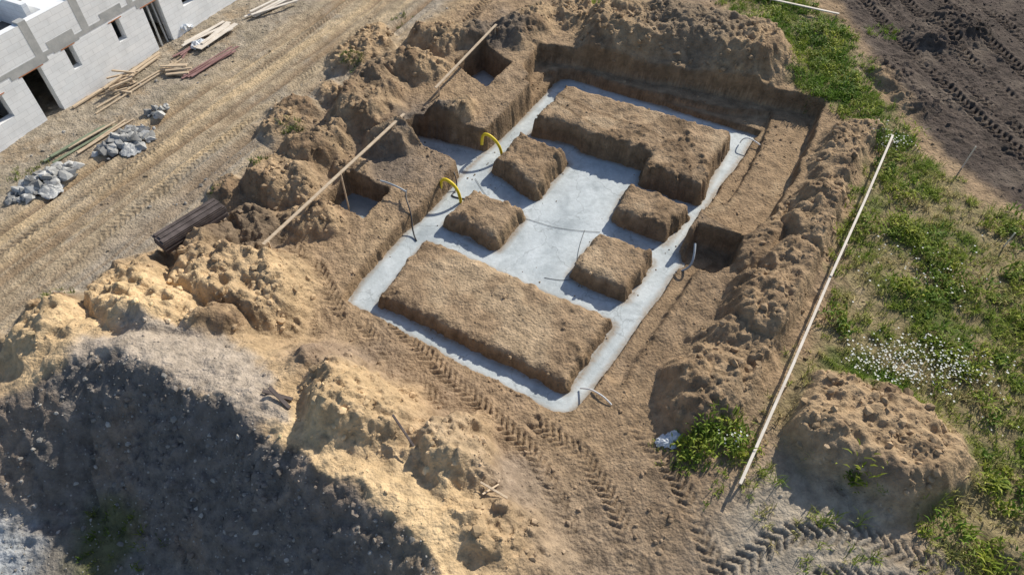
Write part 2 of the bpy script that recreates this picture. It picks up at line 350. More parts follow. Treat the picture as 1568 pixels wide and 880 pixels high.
def soilmat(name, bumpd=.03):
    m, nt, b = newmat(name); L = nt.links.new
    at = N(nt, 'ShaderNodeAttribute', attribute_name='Col'); tc = N(nt, 'ShaderNodeTexCoord')
    n1 = N(nt, 'ShaderNodeTexNoise', Scale=3.0, Detail=7.0, Roughness=.66); L(tc.outputs['Object'], n1.inputs['Vector'])
    mr = N(nt, 'ShaderNodeMapRange'); L(n1.outputs['Fac'], mr.inputs[0])
    mr.inputs['From Min'].default_value = .3; mr.inputs['From Max'].default_value = .7; mr.inputs['To Min'].default_value = .62; mr.inputs['To Max'].default_value = 1.34
    vm = N(nt, 'ShaderNodeVectorMath', operation='SCALE'); L(at.outputs['Color'], vm.inputs[0]); L(mr.outputs[0], vm.inputs['Scale'])
    L(vm.outputs[0], b.inputs['Base Color'])
    vo = N(nt, 'ShaderNodeTexVoronoi', Scale=13.0, Randomness=1.0); L(tc.outputs['Object'], vo.inputs['Vector'])
    n2 = N(nt, 'ShaderNodeTexNoise', Scale=12.0, Detail=6.0, Roughness=.66); L(tc.outputs['Object'], n2.inputs['Vector'])
    ad = N(nt, 'ShaderNodeMath', operation='SUBTRACT'); L(n2.outputs['Fac'], ad.inputs[0])
    m3 = N(nt, 'ShaderNodeMath', operation='MULTIPLY'); L(vo.outputs['Distance'], m3.inputs[0]); m3.inputs[1].default_value = .4; L(m3.outputs[0], ad.inputs[1])
    bp = N(nt, 'ShaderNodeBump', Strength=1.0, Distance=bumpd); L(ad.outputs[0], bp.inputs['Height']); L(bp.outputs[0], b.inputs['Normal'])
    b.inputs['Roughness'].default_value = .95; b.inputs['Specular IOR Level'].default_value = .15
    return m
M_soil = soilmat('soil', .06)
idx = np.arange(NX * NY, dtype=np.int32).reshape(NY, NX)
F = np.stack([idx[:-1, :-1], idx[:-1, 1:], idx[1:, 1:], idx[1:, :-1]], -1).reshape(-1, 4)
V = np.stack([X, Y, Z], -1).reshape(-1, 3)
ground = mesh_np('ground', V, F, col.reshape(-1, 3), True, M_soil)

def smp(A, x, y):
    x = np.asarray(x, float); y = np.asarray(y, float)
    i = np.clip(np.searchsorted(xs, x) - 1, 0, NX - 2); j = np.clip(np.searchsorted(ys, y) - 1, 0, NY - 2)
    fx = (x - xs[i]) / (xs[i+1] - xs[i]); fy = (y - ys[j]) / (ys[j+1] - ys[j])
    if A.ndim == 3: fx = fx[..., None]; fy = fy[..., None]
    return (A[j, i] * (1-fx) + A[j, i+1] * fx) * (1-fy) + (A[j+1, i] * (1-fx) + A[j+1, i+1] * fx) * fy
def gz(x, y): return float(smp(Z, [x], [y])[0])

# ------------------------------------------------------------- concrete slab
m, nt, b = newmat('concrete'); L = nt.links.new
tc = N(nt, 'ShaderNodeTexCoord')
n1 = N(nt, 'ShaderNodeTexNoise', Scale=.9, Detail=7.0, Roughness=.6, Distortion=.6); L(tc.outputs['Object'], n1.inputs['Vector'])
r = N(nt, 'ShaderNodeValToRGB'); e = r.color_ramp.elements
e[0].position = .3; e[0].color = (.34, .385, .41, 1); e[1].position = .7; e[1].color = (.60, .65, .68, 1)
e2 = e.new(.5); e2.color = (.50, .55, .575, 1)
L(n1.outputs['Fac'], r.inputs[0])
n3 = N(nt, 'ShaderNodeTexNoise', Scale=7.0, Detail=6.0, Roughness=.7); L(tc.outputs['Object'], n3.inputs['Vector'])
mr = N(nt, 'ShaderNodeMapRange'); L(n3.outputs['Fac'], mr.inputs[0]); mr.inputs['From Min'].default_value = .3; mr.inputs['From Max'].default_value = .7; mr.inputs['To Min'].default_value = .84; mr.inputs['To Max'].default_value = 1.1
vo = N(nt, 'ShaderNodeTexVoronoi', Scale=.5, feature='DISTANCE_TO_EDGE')
wn = N(nt, 'ShaderNodeTexNoise', Scale=1.3, Detail=4.0); L(tc.outputs['Object'], wn.inputs['Vector'])
va = N(nt, 'ShaderNodeVectorMath', operation='MULTIPLY_ADD'); L(wn.outputs['Color'], va.inputs[0]); va.inputs[1].default_value = (1.2, 1.2, 1.2); L(tc.outputs['Object'], va.inputs[2]); L(va.outputs[0], vo.inputs['Vector'])
ck = N(nt, 'ShaderNodeMapRange'); L(vo.outputs['Distance'], ck.inputs[0]); ck.inputs['From Min'].default_value = .0; ck.inputs['From Max'].default_value = .012; ck.inputs['To Min'].default_value = .7; ck.inputs['To Max'].default_value = 1
mu = N(nt, 'ShaderNodeMath', operation='MULTIPLY'); L(mr.outputs[0], mu.inputs[0]); L(ck.outputs[0], mu.inputs[1])
vm = N(nt, 'ShaderNodeVectorMath', operation='SCALE'); L(r.outputs[0], vm.inputs[0]); L(mu.outputs[0], vm.inputs['Scale'])
at = N(nt, 'ShaderNodeAttribute', attribute_name='Col'); sp = N(nt, 'ShaderNodeSeparateColor'); L(at.outputs['Color'], sp.inputs[0])
mm = N(nt, 'ShaderNodeMath', operation='MULTIPLY'); L(sp.outputs[0], mm.inputs[0]); L(n3.outputs['Fac'], mm.inputs[1])
mrr = N(nt, 'ShaderNodeMapRange'); L(mm.outputs[0], mrr.inputs[0]); mrr.inputs['From Min'].default_value = .2; mrr.inputs['From Max'].default_value = .55; mrr.inputs['To Max'].default_value = .85
mxc = N(nt, 'ShaderNodeMix', data_type='RGBA'); L(mrr.outputs[0], mxc.inputs['Factor']); L(vm.outputs[0], mxc.inputs['A']); mxc.inputs['B'].default_value = (.27, .21, .15, 1)
L(mxc.outputs['Result'], b.inputs['Base Color'])
bp = N(nt, 'ShaderNodeBump', Strength=.5, Distance=.02); L(n3.outputs['Fac'], bp.inputs['Height']); L(bp.outputs[0], b.inputs['Normal'])
b.inputs['Roughness'].default_value = .6; b.inputs['Specular IOR Level'].default_value = .35
M_conc = m
def sheet(name, P, z, grow, mat, step=.07, amp=.012):
    x0, x1 = min(p[0] for p in P) - .3, max(p[0] for p in P) + .3; y0, y1 = min(p[1] for p in P) - .3, max(p[1] for p in P) + .3
    gx, gy = np.meshgrid(np.arange(x0, x1, step), np.arange(y0, y1, step))
    d = psd_at(gx, gy, P); nx = gx.shape[1]; ny = gx.shape[0]
    e_ = np.abs(d)
    for Q, zq in blocks: e_ = np.minimum(e_, np.abs(psd_at(gx, gy, Q) - .12))
    st_ = np.clip(1 - e_ / .3, 0, 1) + .4 * np.clip(fbm(gx, gy, .5, 3, 14), 0, 1)
    zz = z + amp * fbm(gx, gy, .8, 3, 13)
    I = np.arange(nx * ny).reshape(ny, nx); ok = d < grow
    q = ok[:-1, :-1] & ok[1:, :-1] & ok[:-1, 1:] & ok[1:, 1:]
    F = np.stack([I[:-1, :-1], I[:-1, 1:], I[1:, 1:], I[1:, :-1]], -1)[q]
    return mesh_np(name, np.stack([gx, gy, zz], -1).reshape(-1, 3), F, np.repeat(st_.reshape(-1, 1), 3, 1), True, mat)
slab = sheet('concrete_foundation_slab', outerP, 0, .14, M_conc)
sheet('concrete_pit_slab', pits['A'], 0.0, .1, M_conc); sheet('concrete_pit_slab', pits['B'], -.02, .1, M_conc)
M_wet = pmat('wet_concrete', (.22, .25, .26), (.32, .35, .36), 2, .15, .1, 10, .005, spec=.5)
sheet('concrete_pit_slab', pits['C'], -.17, .1, M_wet)

# ------------------------------------------------------------- clods / stones
t_ = (1 + 5 ** .5) / 2
ico = np.array([(-1,t_,0),(1,t_,0),(-1,-t_,0),(1,-t_,0),(0,-1,t_),(0,1,t_),(0,-1,-t_),(0,1,-t_),(t_,0,-1),(t_,0,1),(-t_,0,-1),(-t_,0,1)]) / math.hypot(1, t_)
icof = np.array([(0,11,5),(0,5,1),(0,1,7),(0,7,10),(0,10,11),(1,5,9),(5,11,4),(11,10,2),(10,7,6),(7,1,8),(3,9,4),(3,4,2),(3,2,6),(3,6,8),(3,8,9),(4,9,5),(2,4,11),(6,2,10),(8,6,7),(9,8,1)])
def rocks(name, x, y, r, colr, mat, sink=.25, jit=.3, z=None):
    n = len(x); v = np.repeat(ico[None], n, 0) * (1 + jit * (rng.random((n, 12, 1)) * 2 - 1))
    v *= (r[:, None] * (.75 + .45 * rng.random((n, 3))))[:, None, :] * np.array([1, 1, .8])
    a = rng.random(n) * 6.28; c, s_ = np.cos(a)[:, None], np.sin(a)[:, None]
    vx = v[..., 0] * c - v[..., 1] * s_; vy = v[..., 0] * s_ + v[..., 1] * c
    zz = (smp(Z, x, y) if z is None else z) + r * (.8 - sink * 2)*.5
    V = np.stack([vx + x[:, None], vy + y[:, None], v[..., 2] + zz[:, None]], -1).reshape(-1, 3)
    F = (icof[None] + (np.arange(n) * 12)[:, None, None]).reshape(-1, 3)
    return mesh_np(name, V, F, np.repeat(colr, 12, 0), False, mat)
nc = 150000
cx = rng.uniform(-25, 25, nc); cy = rng.uniform(3, 33, nc)
ok = np.abs(cx) < 4 + cy * .78; cx, cy = cx[ok], cy[ok]
slabm = np.zeros_like(X); s, d = psd(outerP, 1.0); slabm[s] = d < .05
dens = .09 + .5 * mk + .35 * WALL - .06 * ROAD + .5 * bank * (1 - low) + .12 * DARK - .05 * TOP
dens = np.where((slabm > 0) & (TOP < .5), .010 + .25 * WALL, dens) * (1 - .8 * GR)
cl_ = vn(cx * 1.1, cy * 1.1, 2)
dv = smp(dens, cx, cy) * (.1 + 1.4 * cl_ ** 1.5)
ok = rng.random(len(cx)) < dv * .6; cx, cy, cl_ = cx[ok], cy[ok], cl_[ok]
big = smp(mk + .4 * bank * (1 - low), cx, cy)
onslab = smp(slabm * (1 - TOP), cx, cy)
r = .014 + .018 * rng.random(len(cx)) + (.05 + .06 * big) * rng.random(len(cx)) ** 6; r = np.where(onslab > .5, np.minimum(r, .03), r)
cc = smp(col, cx, cy); cc = np.where(onslab[:, None] > .5, np.array([.26, .19, .12]), cc) * (.8 + .45 * rng.random((len(cx), 1)))
M_clod = soilmat('clod_soil', .01)
rocks('soil_clods', cx, cy, r, np.clip(cc, 0, .7), M_clod, z=np.where(onslab > .5, np.maximum(smp(Z, cx, cy), 0), smp(Z, cx, cy)))
n = 9000; gx_ = np.concatenate([rng.uniform(-16, 0, n), rng.uniform(-20, 0, n)]); gy_ = np.concatenate([rng.uniform(3.2, 10, n), rng.uniform(10, 32, n)])
w = smp(bank * (1 - .6 * low) * .4 + ROAD * sst(6.2, 7.4, tr) * .3 + YARD * .15, gx_, gy_)
ok = rng.random(len(gx_)) < w; gx_, gy_ = gx_[ok], gy_[ok]
r = .012 + .016 * rng.random(len(gx_)) + .06 * rng.random(len(gx_)) ** 12
cc = np.array([.40, .375, .34]) * (.45 + .7 * rng.random((len(gx_), 1)))
rocks('gravel', gx_, gy_, r, cc, M_clod)

# ------------------------------------------------------------- grass
def blades(name, x, y, h, w, lean, colr, mat, zb=None):
    n = len(x); a = rng.random(n) * 6.283; z = smp(Z, x, y) if zb is None else zb
    dx, dy = np.cos(a), np.sin(a); px, py = -dy, dx
    l1 = lean * h
    def P(fx, side, fz): return np.stack([x + dx * l1 * fx + px * w * side, y + dy * l1 * fx + py * w * side, z - .01 + h * fz], -1)
    V = np.stack([P(0, -.5, 0), P(0, .5, 0), P(.45, .42, .62), P(.45, -.42, .62), P(1, 0, 1 - .25 * lean)], 1).reshape(-1, 3)
    b0 = (np.arange(n) * 5)[:, None]
    F = np.concatenate([b0 + np.array([[0, 1, 2]]), b0 + np.array([[0, 2, 3]]), b0 + np.array([[3, 2, 4]])], 0)
    return mesh_np(name, V, F, np.repeat(colr, 5, 0), True, mat)
m, nt, b = newmat('leaf'); L = nt.links.new
at = N(nt, 'ShaderNodeAttribute', attribute_name='Col'); L(at.outputs['Color'], b.inputs['Base Color'])
b.inputs['Roughness'].default_value = .6; b.inputs['Specular IOR Level'].default_value = .25
tl = N(nt, 'ShaderNodeBsdfTranslucent'); L(at.outputs['Color'], tl.inputs[0]); mx = N(nt, 'ShaderNodeMixShader'); mx.inputs[0].default_value = .35
L(b.outputs[0], mx.inputs[1]); L(tl.outputs[0], mx.inputs[2]); L(mx.outputs[0], nt.nodes['Material Output'].inputs[0])
M_leaf = m
extra = np.zeros_like(X)
for x_, y_, R_, w_ in [(5.3,8.2,.9,.8),(4.5,8.0,.7,.6),(3.9,7.9,.6,.4),(5.4,7.4,.8,.4),(-6.4,24.7,.5,.6),(-10.0,6.4,1.0,.16),(-9.0,6.0,.8,.14),(-15.9,18.2,1.0,.3),(7.0,5.6,1.5,.14),(9.5,4.6,1.5,.3),(-8.6,18.2,.5,.3),(-9.7,17.1,.4,.3),(5.3,7.0,1.2,.2),(-7.8,20.6,.4,.3),(-13,12.8,.4,.3),(-4.9,28.5,.6,.4),(3.5,29.5,.8,.4),(15.5,27.2,.8,.4)]:
    extra = np.maximum(extra, w_ * (1 - sst(R_ * .5, R_, np.hypot(X - x_, Y - y_) + .35 * JIT)))
nt_ = 62000
tx = np.concatenate([rng.uniform(6, 24, nt_), rng.uniform(-17, 17, nt_)]); ty = np.concatenate([rng.uniform(3, 32, nt_), rng.uniform(3, 31, nt_)])
LUSH = sst(-.3, .4, MID + .35 * LOW + .6 * sst(16, 22, Y))
GD = GR * (.30 + .7 * LUSH) * (.3 + .7 * sst(-.4, .05, tn))
w = np.concatenate([smp(GD, tx[:nt_], ty[:nt_]) * .55, smp(extra, tx[nt_:], ty[nt_:])])
ok = rng.random(len(tx)) < w; tx, ty = tx[ok], ty[ok]
nb = 12
up = sst(17, 22, ty); lu = smp(LUSH, tx, ty)
hue = .5 * vn(tx * 1.4, ty * 1.4, 3) + .22 * rng.random(len(tx)) + .42 * lu
g1, g2, g3 = np.array([.14, .25, .025]), np.array([.30, .36, .06]), np.array([.60, .50, .27])
lush = np.clip((hue - .5) * 1.3 + .42 + .14 * up, 0, 1)[:, None]
tcol = np.where(lush > .5, g2 + (g1 - g2) * (lush - .5) * 2, g3 + (g2 - g3) * lush * 2)
tcol = np.where((tx < 0)[:, None], tcol * .6, tcol)
th_ = (.06 + .10 * rng.random(len(tx)) + .2 * vn(tx * 1.1, ty * 1.1, 4) ** 2); th_ = np.where(tx < 5.8, th_ * .7, th_)
rep = lambda a: np.repeat(a, nb, 0)
nn = len(tx) * nb
bx, by = rep(tx) + rng.normal(0, .05, nn), rep(ty) + rng.normal(0, .05, nn)
bc = rep(tcol) * (.6 + .75 * rng.random((nn, 1)))
blades('grass', bx, by, rep(th_) * (.5 + .8 * rng.random(nn)), .012 + .014 * rng.random(nn), .3 + .9 * rng.random(nn), bc, M_leaf)
nw = 3800; wx_ = rng.uniform(6, 22, nw); wy_ = rng.uniform(3, 31, nw)
ok = rng.random(nw) < smp(GR, wx_, wy_) * (.06 + .94 * sst(.5, .7, vn(wx_ * .8, wy_ * .8, 5))); wx_, wy_ = wx_[ok], wy_[ok]
wx_ = np.concatenate([wx_, rng.normal(5.2, .3, 14), rng.normal(4.4, .3, 10)]); wy_ = np.concatenate([wy_, rng.normal(8.2, .2, 14), rng.normal(7.9, .25, 10)])
nb = 34; nn = len(wx_) * nb; sz = np.repeat(.09 + .20 * rng.random(len(wx_)) ** 1.5, nb)
bx, by = np.repeat(wx_, nb) + rng.normal(0, 1, nn) * sz * .75, np.repeat(wy_, nb) + rng.normal(0, 1, nn) * sz * .75
hh = sz * (.4 + 1.3 * rng.random(nn)); wc = np.repeat(np.array([.12, .22, .025]) + rng.random((len(wx_), 1)) * np.array([.22, .15, .02]), nb, 0) * (.55 + .8 * rng.random((nn, 1)))
blades('broadleaf_weeds', bx, by, .05 + .3 * hh, .03 + .025 * rng.random(nn), .8 + .8 * rng.random(nn), wc, M_leaf, smp(Z, bx, by) + hh * .7)
fx_, fy_ = [], []
for x_, y_, R_, k in [(10.3,10.3,1.1,300),(11.5,10.2,1.0,150),(9.3,10.4,.6,80),(13.2,19.6,.5,80),(5.2,8.1,.3,25),(12.0,13.5,1.7,70),(13.5,8.0,1.6,60)]:
    fx_ += list(rng.normal(x_, R_ * .6, k)); fy_ += list(rng.normal(y_, R_ * .42, k))
fx_, fy_ = np.array(fx_), np.array(fy_); n = len(fx_)
fz = smp(Z, fx_, fy_) + .15 + .2 * rng.random(n)
blades('flower_stems', fx_, fy_, fz - smp(Z, fx_, fy_), np.full(n, .012), np.full(n, .02), np.tile([.15, .2, .06], (n, 1)), M_leaf)
M_petal = pmat('petal', (.66, .66, .6), (.76, .76, .72), 4, .7)
ang = np.arange(6) / 6 * 6.283
R_ = .014 + .016 * rng.random(n)
V = np.concatenate([np.stack([fx_, fy_, fz - .004], -1)[:, None], np.stack([fx_[:, None] + np.cos(ang) * R_[:, None], fy_[:, None] + np.sin(ang) * R_[:, None], fz[:, None] + .008 * rng.random((n, 6))], -1)], 1).reshape(-1, 3)
b0 = (np.arange(n) * 7)[:, None]
F = np.concatenate([b0 + np.array([[0, 1 + i, 1 + (i + 1) % 6]]) for i in range(6)], 0)
mesh_np('white_flowers', V, F, None, False, M_petal)

# ------------------------------------------------------------- objects
class MB:
    def __init__(s): s.v = []; s.f = []
    def box(s, x0, x1, y0, y1, z0, z1, M=None):
        b = len(s.v)
        for p in [(x0,y0,z0),(x1,y0,z0),(x1,y1,z0),(x0,y1,z0),(x0,y0,z1),(x1,y0,z1),(x1,y1,z1),(x0,y1,z1)]:
            s.v.append(tuple(M @ Vector(p)) if M else p)
        s.f += [tuple(b + i for i in q) for q in [(0,3,2,1),(4,5,6,7),(0,1,5,4),(1,2,6,5),(2,3,7,6),(3,0,4,7)]]
    def beam(s, a, b, w, h, roll=0):
        a, b = Vector(a), Vector(b); d = b - a; q = d.to_track_quat('X', 'Z').to_matrix().to_4x4()
        M = Matrix.Translation(a) @ q @ Matrix.Rotation(roll, 4, 'X'); s.box(0, d.length, -w/2, w/2, -h/2, h/2, M)
    def obj(s, name, mat, parent=None, bev=.004):
        me = bpy.data.meshes.new(name); me.from_pydata(s.v, [], s.f); me.materials.append(mat); me.update()
        o = bpy.data.objects.new(name, me); COL.objects.link(o)
        if parent: o.parent = parent
        if bev:
            md = o.modifiers.new('b', 'BEVEL'); md.width = bev; md.segments = 1
        return o
def empty(name, loc=(0,0,0), rz=0):
    o = bpy.data.objects.new(name, None); COL.objects.link(o); o.location = loc; o.rotation_euler[2] = rz; return o
def tube(name, pts, r, mat, parent=None, ribs=False):
    cu = bpy.data.curves.new(name, 'CURVE'); cu.dimensions = '3D'; cu.bevel_depth = r; cu.bevel_resolution = 3; cu.resolution_u = 8
    sp = cu.splines.new('NURBS'); sp.points.add(len(pts) - 1); sp.use_endpoint_u = True; sp.order_u = 3
    for p, q in zip(sp.points, pts): p.co = (*q, 1)
    cu.use_fill_caps = True; cu.materials.append(mat)
    o = bpy.data.objects.new(name, cu); COL.objects.link(o)
    if parent: o.parent = parent
    return o
M_wood = pmat('timber', (.46, .35, .24), (.64, .52, .38), 3, .75, .2, 20, .004, stretch=(1, 6, 6))
M_woodw = pmat('sunbleached_timber', (.62, .55, .47), (.76, .70, .62), 2, .75, .2, 20, .004)
M_woodd = pmat('dark_formwork', (.07, .055, .05), (.16, .13, .12), 2.5, .7, .3, 12, .006)
M_redw = pmat('red_painted_boards', (.22, .12, .11), (.34, .20, .19), 3, .7)
M_green = pmat('greenish_board', (.16, .2, .13), (.25, .28, .19), 3, .7)

def board(name, a, b, mat, w=.13, h=.03, nst=4, seglen=4.0, topx=.06):
    E = empty(name); A = Vector(a); Bv = Vector(b); n = max(1, round((Bv - A).length / seglen)); mb = MB(); st = MB()
    pts = [A.lerp(Bv, i / n) + Vector((random.uniform(-.03, .03), 0, random.uniform(-.04, .04))) for i in range(n + 1)]
    for i in range(n):
        p, q = pts[i], pts[i + 1]; dr = (q - p).normalized()
        mb.beam(p - dr * .12 + Vector((0, 0, (i % 2) * h * 1.1)), q + dr * .12 + Vector((0, 0, (i % 2) * h * 1.1)), w, h, random.uniform(-.1, .1))
    for i in range(nst):
        p = A.lerp(Bv, .01 + .98 * i / max(1, nst - 1))
        z0 = gz(p.x, p.y) - .2
        if p.z - z0 > .25: st.beam((p.x + .03, p.y - .05, z0), (p.x + .03, p.y - .05, p.z - .03), .045, .045)
    mb.obj('boards', mat, E)
    if st.v: st.obj('stakes', M_wood, E)
    return E
board('batter_board', (-7.3,14.5,1.4), (-3.9,20.7,1.5), M_wood, .11, .04, 3, 7.2)
board('batter_board', (-2.8,22.7,1.4), (-.7,26.6,1.7), M_wood, .10, .04, 2, 5)
board('batter_board', (12.95,19.3,1.62), (5.2,7.0,1.3), M_woodw, .07, .035, 6, 3.9)
board('batter_board', (11.3,29.5,1.4), (13.8,28.1,1.4), M_woodw, .12, .04, 2, 4)

E = empty('formwork_panel_stack', (-9.75, 15.25, gz(-9.75, 15.25) - .03), math.atan2(.77, .63))
mb = MB()
for i in range(7):
    z0 = .10 + i * .058; o1, o2 = random.uniform(-.03, .03), random.uniform(-.02, .02)
    mb.box(-1.08 + o1, 1.08 + o1, -.30 + o2, .30 + o2, z0, z0 + .045)
mb.obj('panels', M_woodd, E)
mb = MB()
for x in (-.9, 0, .9): mb.box(x - .05, x + .05, -.32, .32, -.05, .097)
mb.obj('bearers', M_wood, E)
mb = MB(); z0 = .10 + 7 * .058
mb.box(-1.05, 1.0, -.27, -.08, z0, z0 + .03); mb.box(-1.0, 1.06, -.05, .12, z0, z0 + .03); mb.box(-1.04, 1.03, .15, .28, z0, z0 + .03)
mb.obj('loose_boards', M_woodd, E)

M_yel = pmat('yellow_plastic', (.74, .54, .02), (.84, .64, .04), 5, .4, .6, 60, .01)
M_blk = pmat('black_plastic', (.03, .03, .035), (.06, .06, .065), 5, .45)
M_wpl = pmat('white_plastic', (.70, .70, .70), (.8, .8, .8), 5, .4)
M_gpl = pmat('grey_plastic', (.30, .34, .38), (.42, .46, .5), 5, .5)
def hoop(p, q, h):
    p, q = Vector(p), Vector(q); return [p, p.lerp(q, .02) + Vector((0, 0, h * .7)), p.lerp(q, .3) + Vector((0, 0, h * 1.15)), p.lerp(q, .75) + Vector((0, 0, h * 1.1)), q.lerp(p, .02) + Vector((0, 0, h * .6)), q]
tube('yellow_conduit_hoop', hoop((-2.45,18.15,.2), (-1.75,17.75,-.05), .62), .055, M_yel)
tube('yellow_conduit_hoop', hoop((-1.1,20.45,.4), (-.35,20.1,-.05), .6), .055, M_yel)
tube('black_cable', [(-2.15,19.1,.5),(-1.95,18.7,.45),(-1.9,18.4,.02),(-2.2,18.0,.03),(-1.5,17.9,.02)], .022, M_blk)
tube('black_cable', [(-3.5,17.6,.75),(-3.55,17.3,.75),(-3.3,16.7,.55),(-3.25,16.2,.03),(-3.1,15.9,.02)], .025, M_blk)
tube('grey_pipe', [(-4.4,17.9,.85),(-3.9,17.7,.85),(-3.5,17.4,.8)], .03, M_gpl)
tube('white_pipe', [(1.85,10.25,.05),(2.0,10.15,.2),(2.15,9.95,.42),(2.45,9.7,.45),(2.6,9.55,.35)], .022, M_wpl)
tube('white_pipe', [(8.5,21.0,.05),(8.5,20.9,.35),(8.8,20.8,.42),(9.1,20.5,.3)], .022, M_wpl)
tube('grey_pipe', [(5.1,14.5,.05),(5.4,14.3,.35),(5.55,14.5,.75),(5.6,14.9,.9)], .035, M_gpl)
tube('black_cable', [(1.0,14.3,.015),(2.1,14.0,.02),(2.0,15.2,.02),(2.4,16.4,.015)], .007, M_blk)
tube('black_cable', [(-1.3,19.0,.02),(-.6,17.3,.02),(.6,16.9,.02),(1.6,16.4,.02),(2.9,16.3,.02)], .006, M_blk)

def crumple(name, x, y, r, mat, k=3, hgt=.5):
    n = 26; gx, gy = np.meshgrid(np.linspace(-1, 1, n), np.linspace(-1, 1, n)); d = np.hypot(gx, gy)
    ox, oy = x * 3.1, y * 2.7
    hx = gx * r * (1 + .3 * fbm(gx + ox, gy + oy, 1.5, 2, 2)); hy = gy * r * (1 + .3 * fbm(gx + ox, gy + oy, 1.5, 2, 3))
    z = (np.clip(1 - d * d * .8, 0, 1) * hgt + .45 * hgt * np.abs(fbm(gx + ox, gy + oy, 2.2, 3, 4)) * 1.6) * r
    Z_ = smp(Z, x + hx, y + hy) + z + .01
    V = np.stack([x + hx, y + hy, Z_], -1).reshape(-1, 3); I = np.arange(n * n).reshape(n, n)
    q = (d < .98 + .2 * fbm(gx + ox, gy, 2, 2, 5))[:-1, :-1]
    F = np.stack([I[:-1, :-1], I[:-1, 1:], I[1:, 1:], I[1:, :-1]], -1)[q]
    return mesh_np(name, V, F, None, False, mat)
M_bag = pmat('white_sack', (.35, .42, .52), (.8, .8, .8), 5, .4, .4, 25, .01)
M_blue = pmat('blue_tarp', (.05, .10, .25), (.10, .18, .38), 4, .5)
M_foil = pmat('grey_foil', (.26, .265, .27), (.50, .51, .51), 3, .45, .6, 14, .03, spec=.4)
crumple('plastic_sack', 3.7, 8.3, .2, M_bag); crumple('plastic_sack', 3.98, 8.4, .18, M_bag); crumple('plastic_sack', 3.9, 8.15, .12, M_bag)
crumple('plastic_sack', -14.0, 27.6, .42, M_bag, hgt=1.0); crumple('plastic_sack', -12.9, 26.3, .35, M_bag)

def rubble(name, cx, cy, rx, ry, n, ang):
    a = rng.random(n) * 6.283; q = rng.random(n) ** .6; lx, ly = np.cos(a) * q * rx, np.sin(a) * q * ry
    x = cx + lx * math.cos(ang) - ly * math.sin(ang); y = cy + lx * math.sin(ang) + ly * math.cos(ang)
    r = .07 + .17 * rng.random(n) ** 1.5; z = smp(Z, x, y) + .25 * (1 - q)
    cc = np.array([.44, .44, .43]) * (.5 + .7 * rng.random((n, 1)))
    o = rocks(name, x, y, r, cc, M_clod, z=z, jit=.4); return o
rubble('concrete_rubble', -13.6, 19.9, 1.1, .65, 90, .9); rubble('concrete_rubble', -15.5, 17.7, 1.2, .6, 100, .9)
crumple('foil_sheet', -13.3, 19.5, .4, M_foil, hgt=.3); crumple('foil_sheet', -15.2, 17.3, .4, M_foil, hgt=.35)
rubble('concrete_rubble', -13.0, 21.6, .45, .3, 16, .5)

def pile(name, cx, cy, ang, n, L, spread, mat, w=.12, h=.03, jit=.15):
    mb = MB(); z0 = gz(cx, cy) + .05
    for i in range(n):
        a = ang + random.gauss(0, jit); l = L * random.uniform(.7, 1.05); ox = random.uniform(-spread, spread)
        px, py = cx - math.sin(ang) * ox + random.uniform(-.15, .15), cy + math.cos(ang) * ox + random.uniform(-.15, .15)
        d = Vector((math.cos(a), math.sin(a), random.uniform(-.02, .02))) * l / 2; c = Vector((px, py, z0 + i * h * .7))
        mb.beam(c - d, c + d, w * random.uniform(.7, 1.2), h)
    return mb.obj(name, mat)
pile('plank_pile', -12.6, 27.0, 1.1, 9, 2.2, .5, M_woodw, .2); pile('plank_pile', -15.0, 23.3, .3, 12, 1.1, .35, M_wood, .1, .05, .5)
pile('plank_pile', -13.2, 24.3, .1, 7, 1.0, .25, M_wood, .12, .05); pile('red_board_pile', -12.2, 25.0, 1.0, 4, 2.8, .16, M_redw, .1, .03, .05)
pile('plank_pile', -10.6, 29.4, .9, 8, 2.2, .35, M_woodw, .16, .04, .08); pile('plank_pile', -14.8, 20.3, 1.0, 4, 2.6, .25, M_wood, .09, .03, .06)
pile('green_board_pile', -15.2, 19.9, 1.0, 4, 2.6, .15, M_green, .12, .03, .05); pile('plank_pile', -14.3, 23.3, 1.05, 2, 4.2, .1, M_wood, .07, .04, .03)
pile('plank_pile', -13.3, 26.2, 1.3, 3, 1.6, .3, M_redw, .1, .03, .3)
mb = MB(); mb.beam((-5.7,8.9,gz(-5.7,8.9)+.25),(-5.2,8.5,gz(-5.2,8.5)+.05),.09,.05); mb.beam((-5.9,8.9,gz(-5.9,8.9)+.1),(-5.2,8.75,gz(-5.2,8.75)+.1),.09,.05); mb.obj('broken_board', M_woodd)
mb = MB(); mb.beam((-2.7,8.1,gz(-2.7,8.1)+.15),(-2.2,7.5,gz(-2.2,7.5)+.1),.05,.05); mb.obj('wood_stick', M_woodd)
mb = MB(); mb.beam((-.7,6.8,gz(-.7,6.8)+.12),(-.1,6.5,gz(-.1,6.5)+.06),.05,.03); mb.beam((-.65,6.55,gz(-.65,6.55)+.12),(-.3,6.9,gz(-.3,6.9)+.1),.04,.03); mb.obj('wood_stick', M_wood)
for x_, y_, h_ in [(15.2,18.4,.9),(14.9,14.7,.6)]:
    mb = MB(); z0 = gz(x_, y_); mb.beam((x_, y_, z0 - .2), (x_ + .03, y_, z0 + h_), .035, .035); mb.obj('marker_stake', M_woodw)

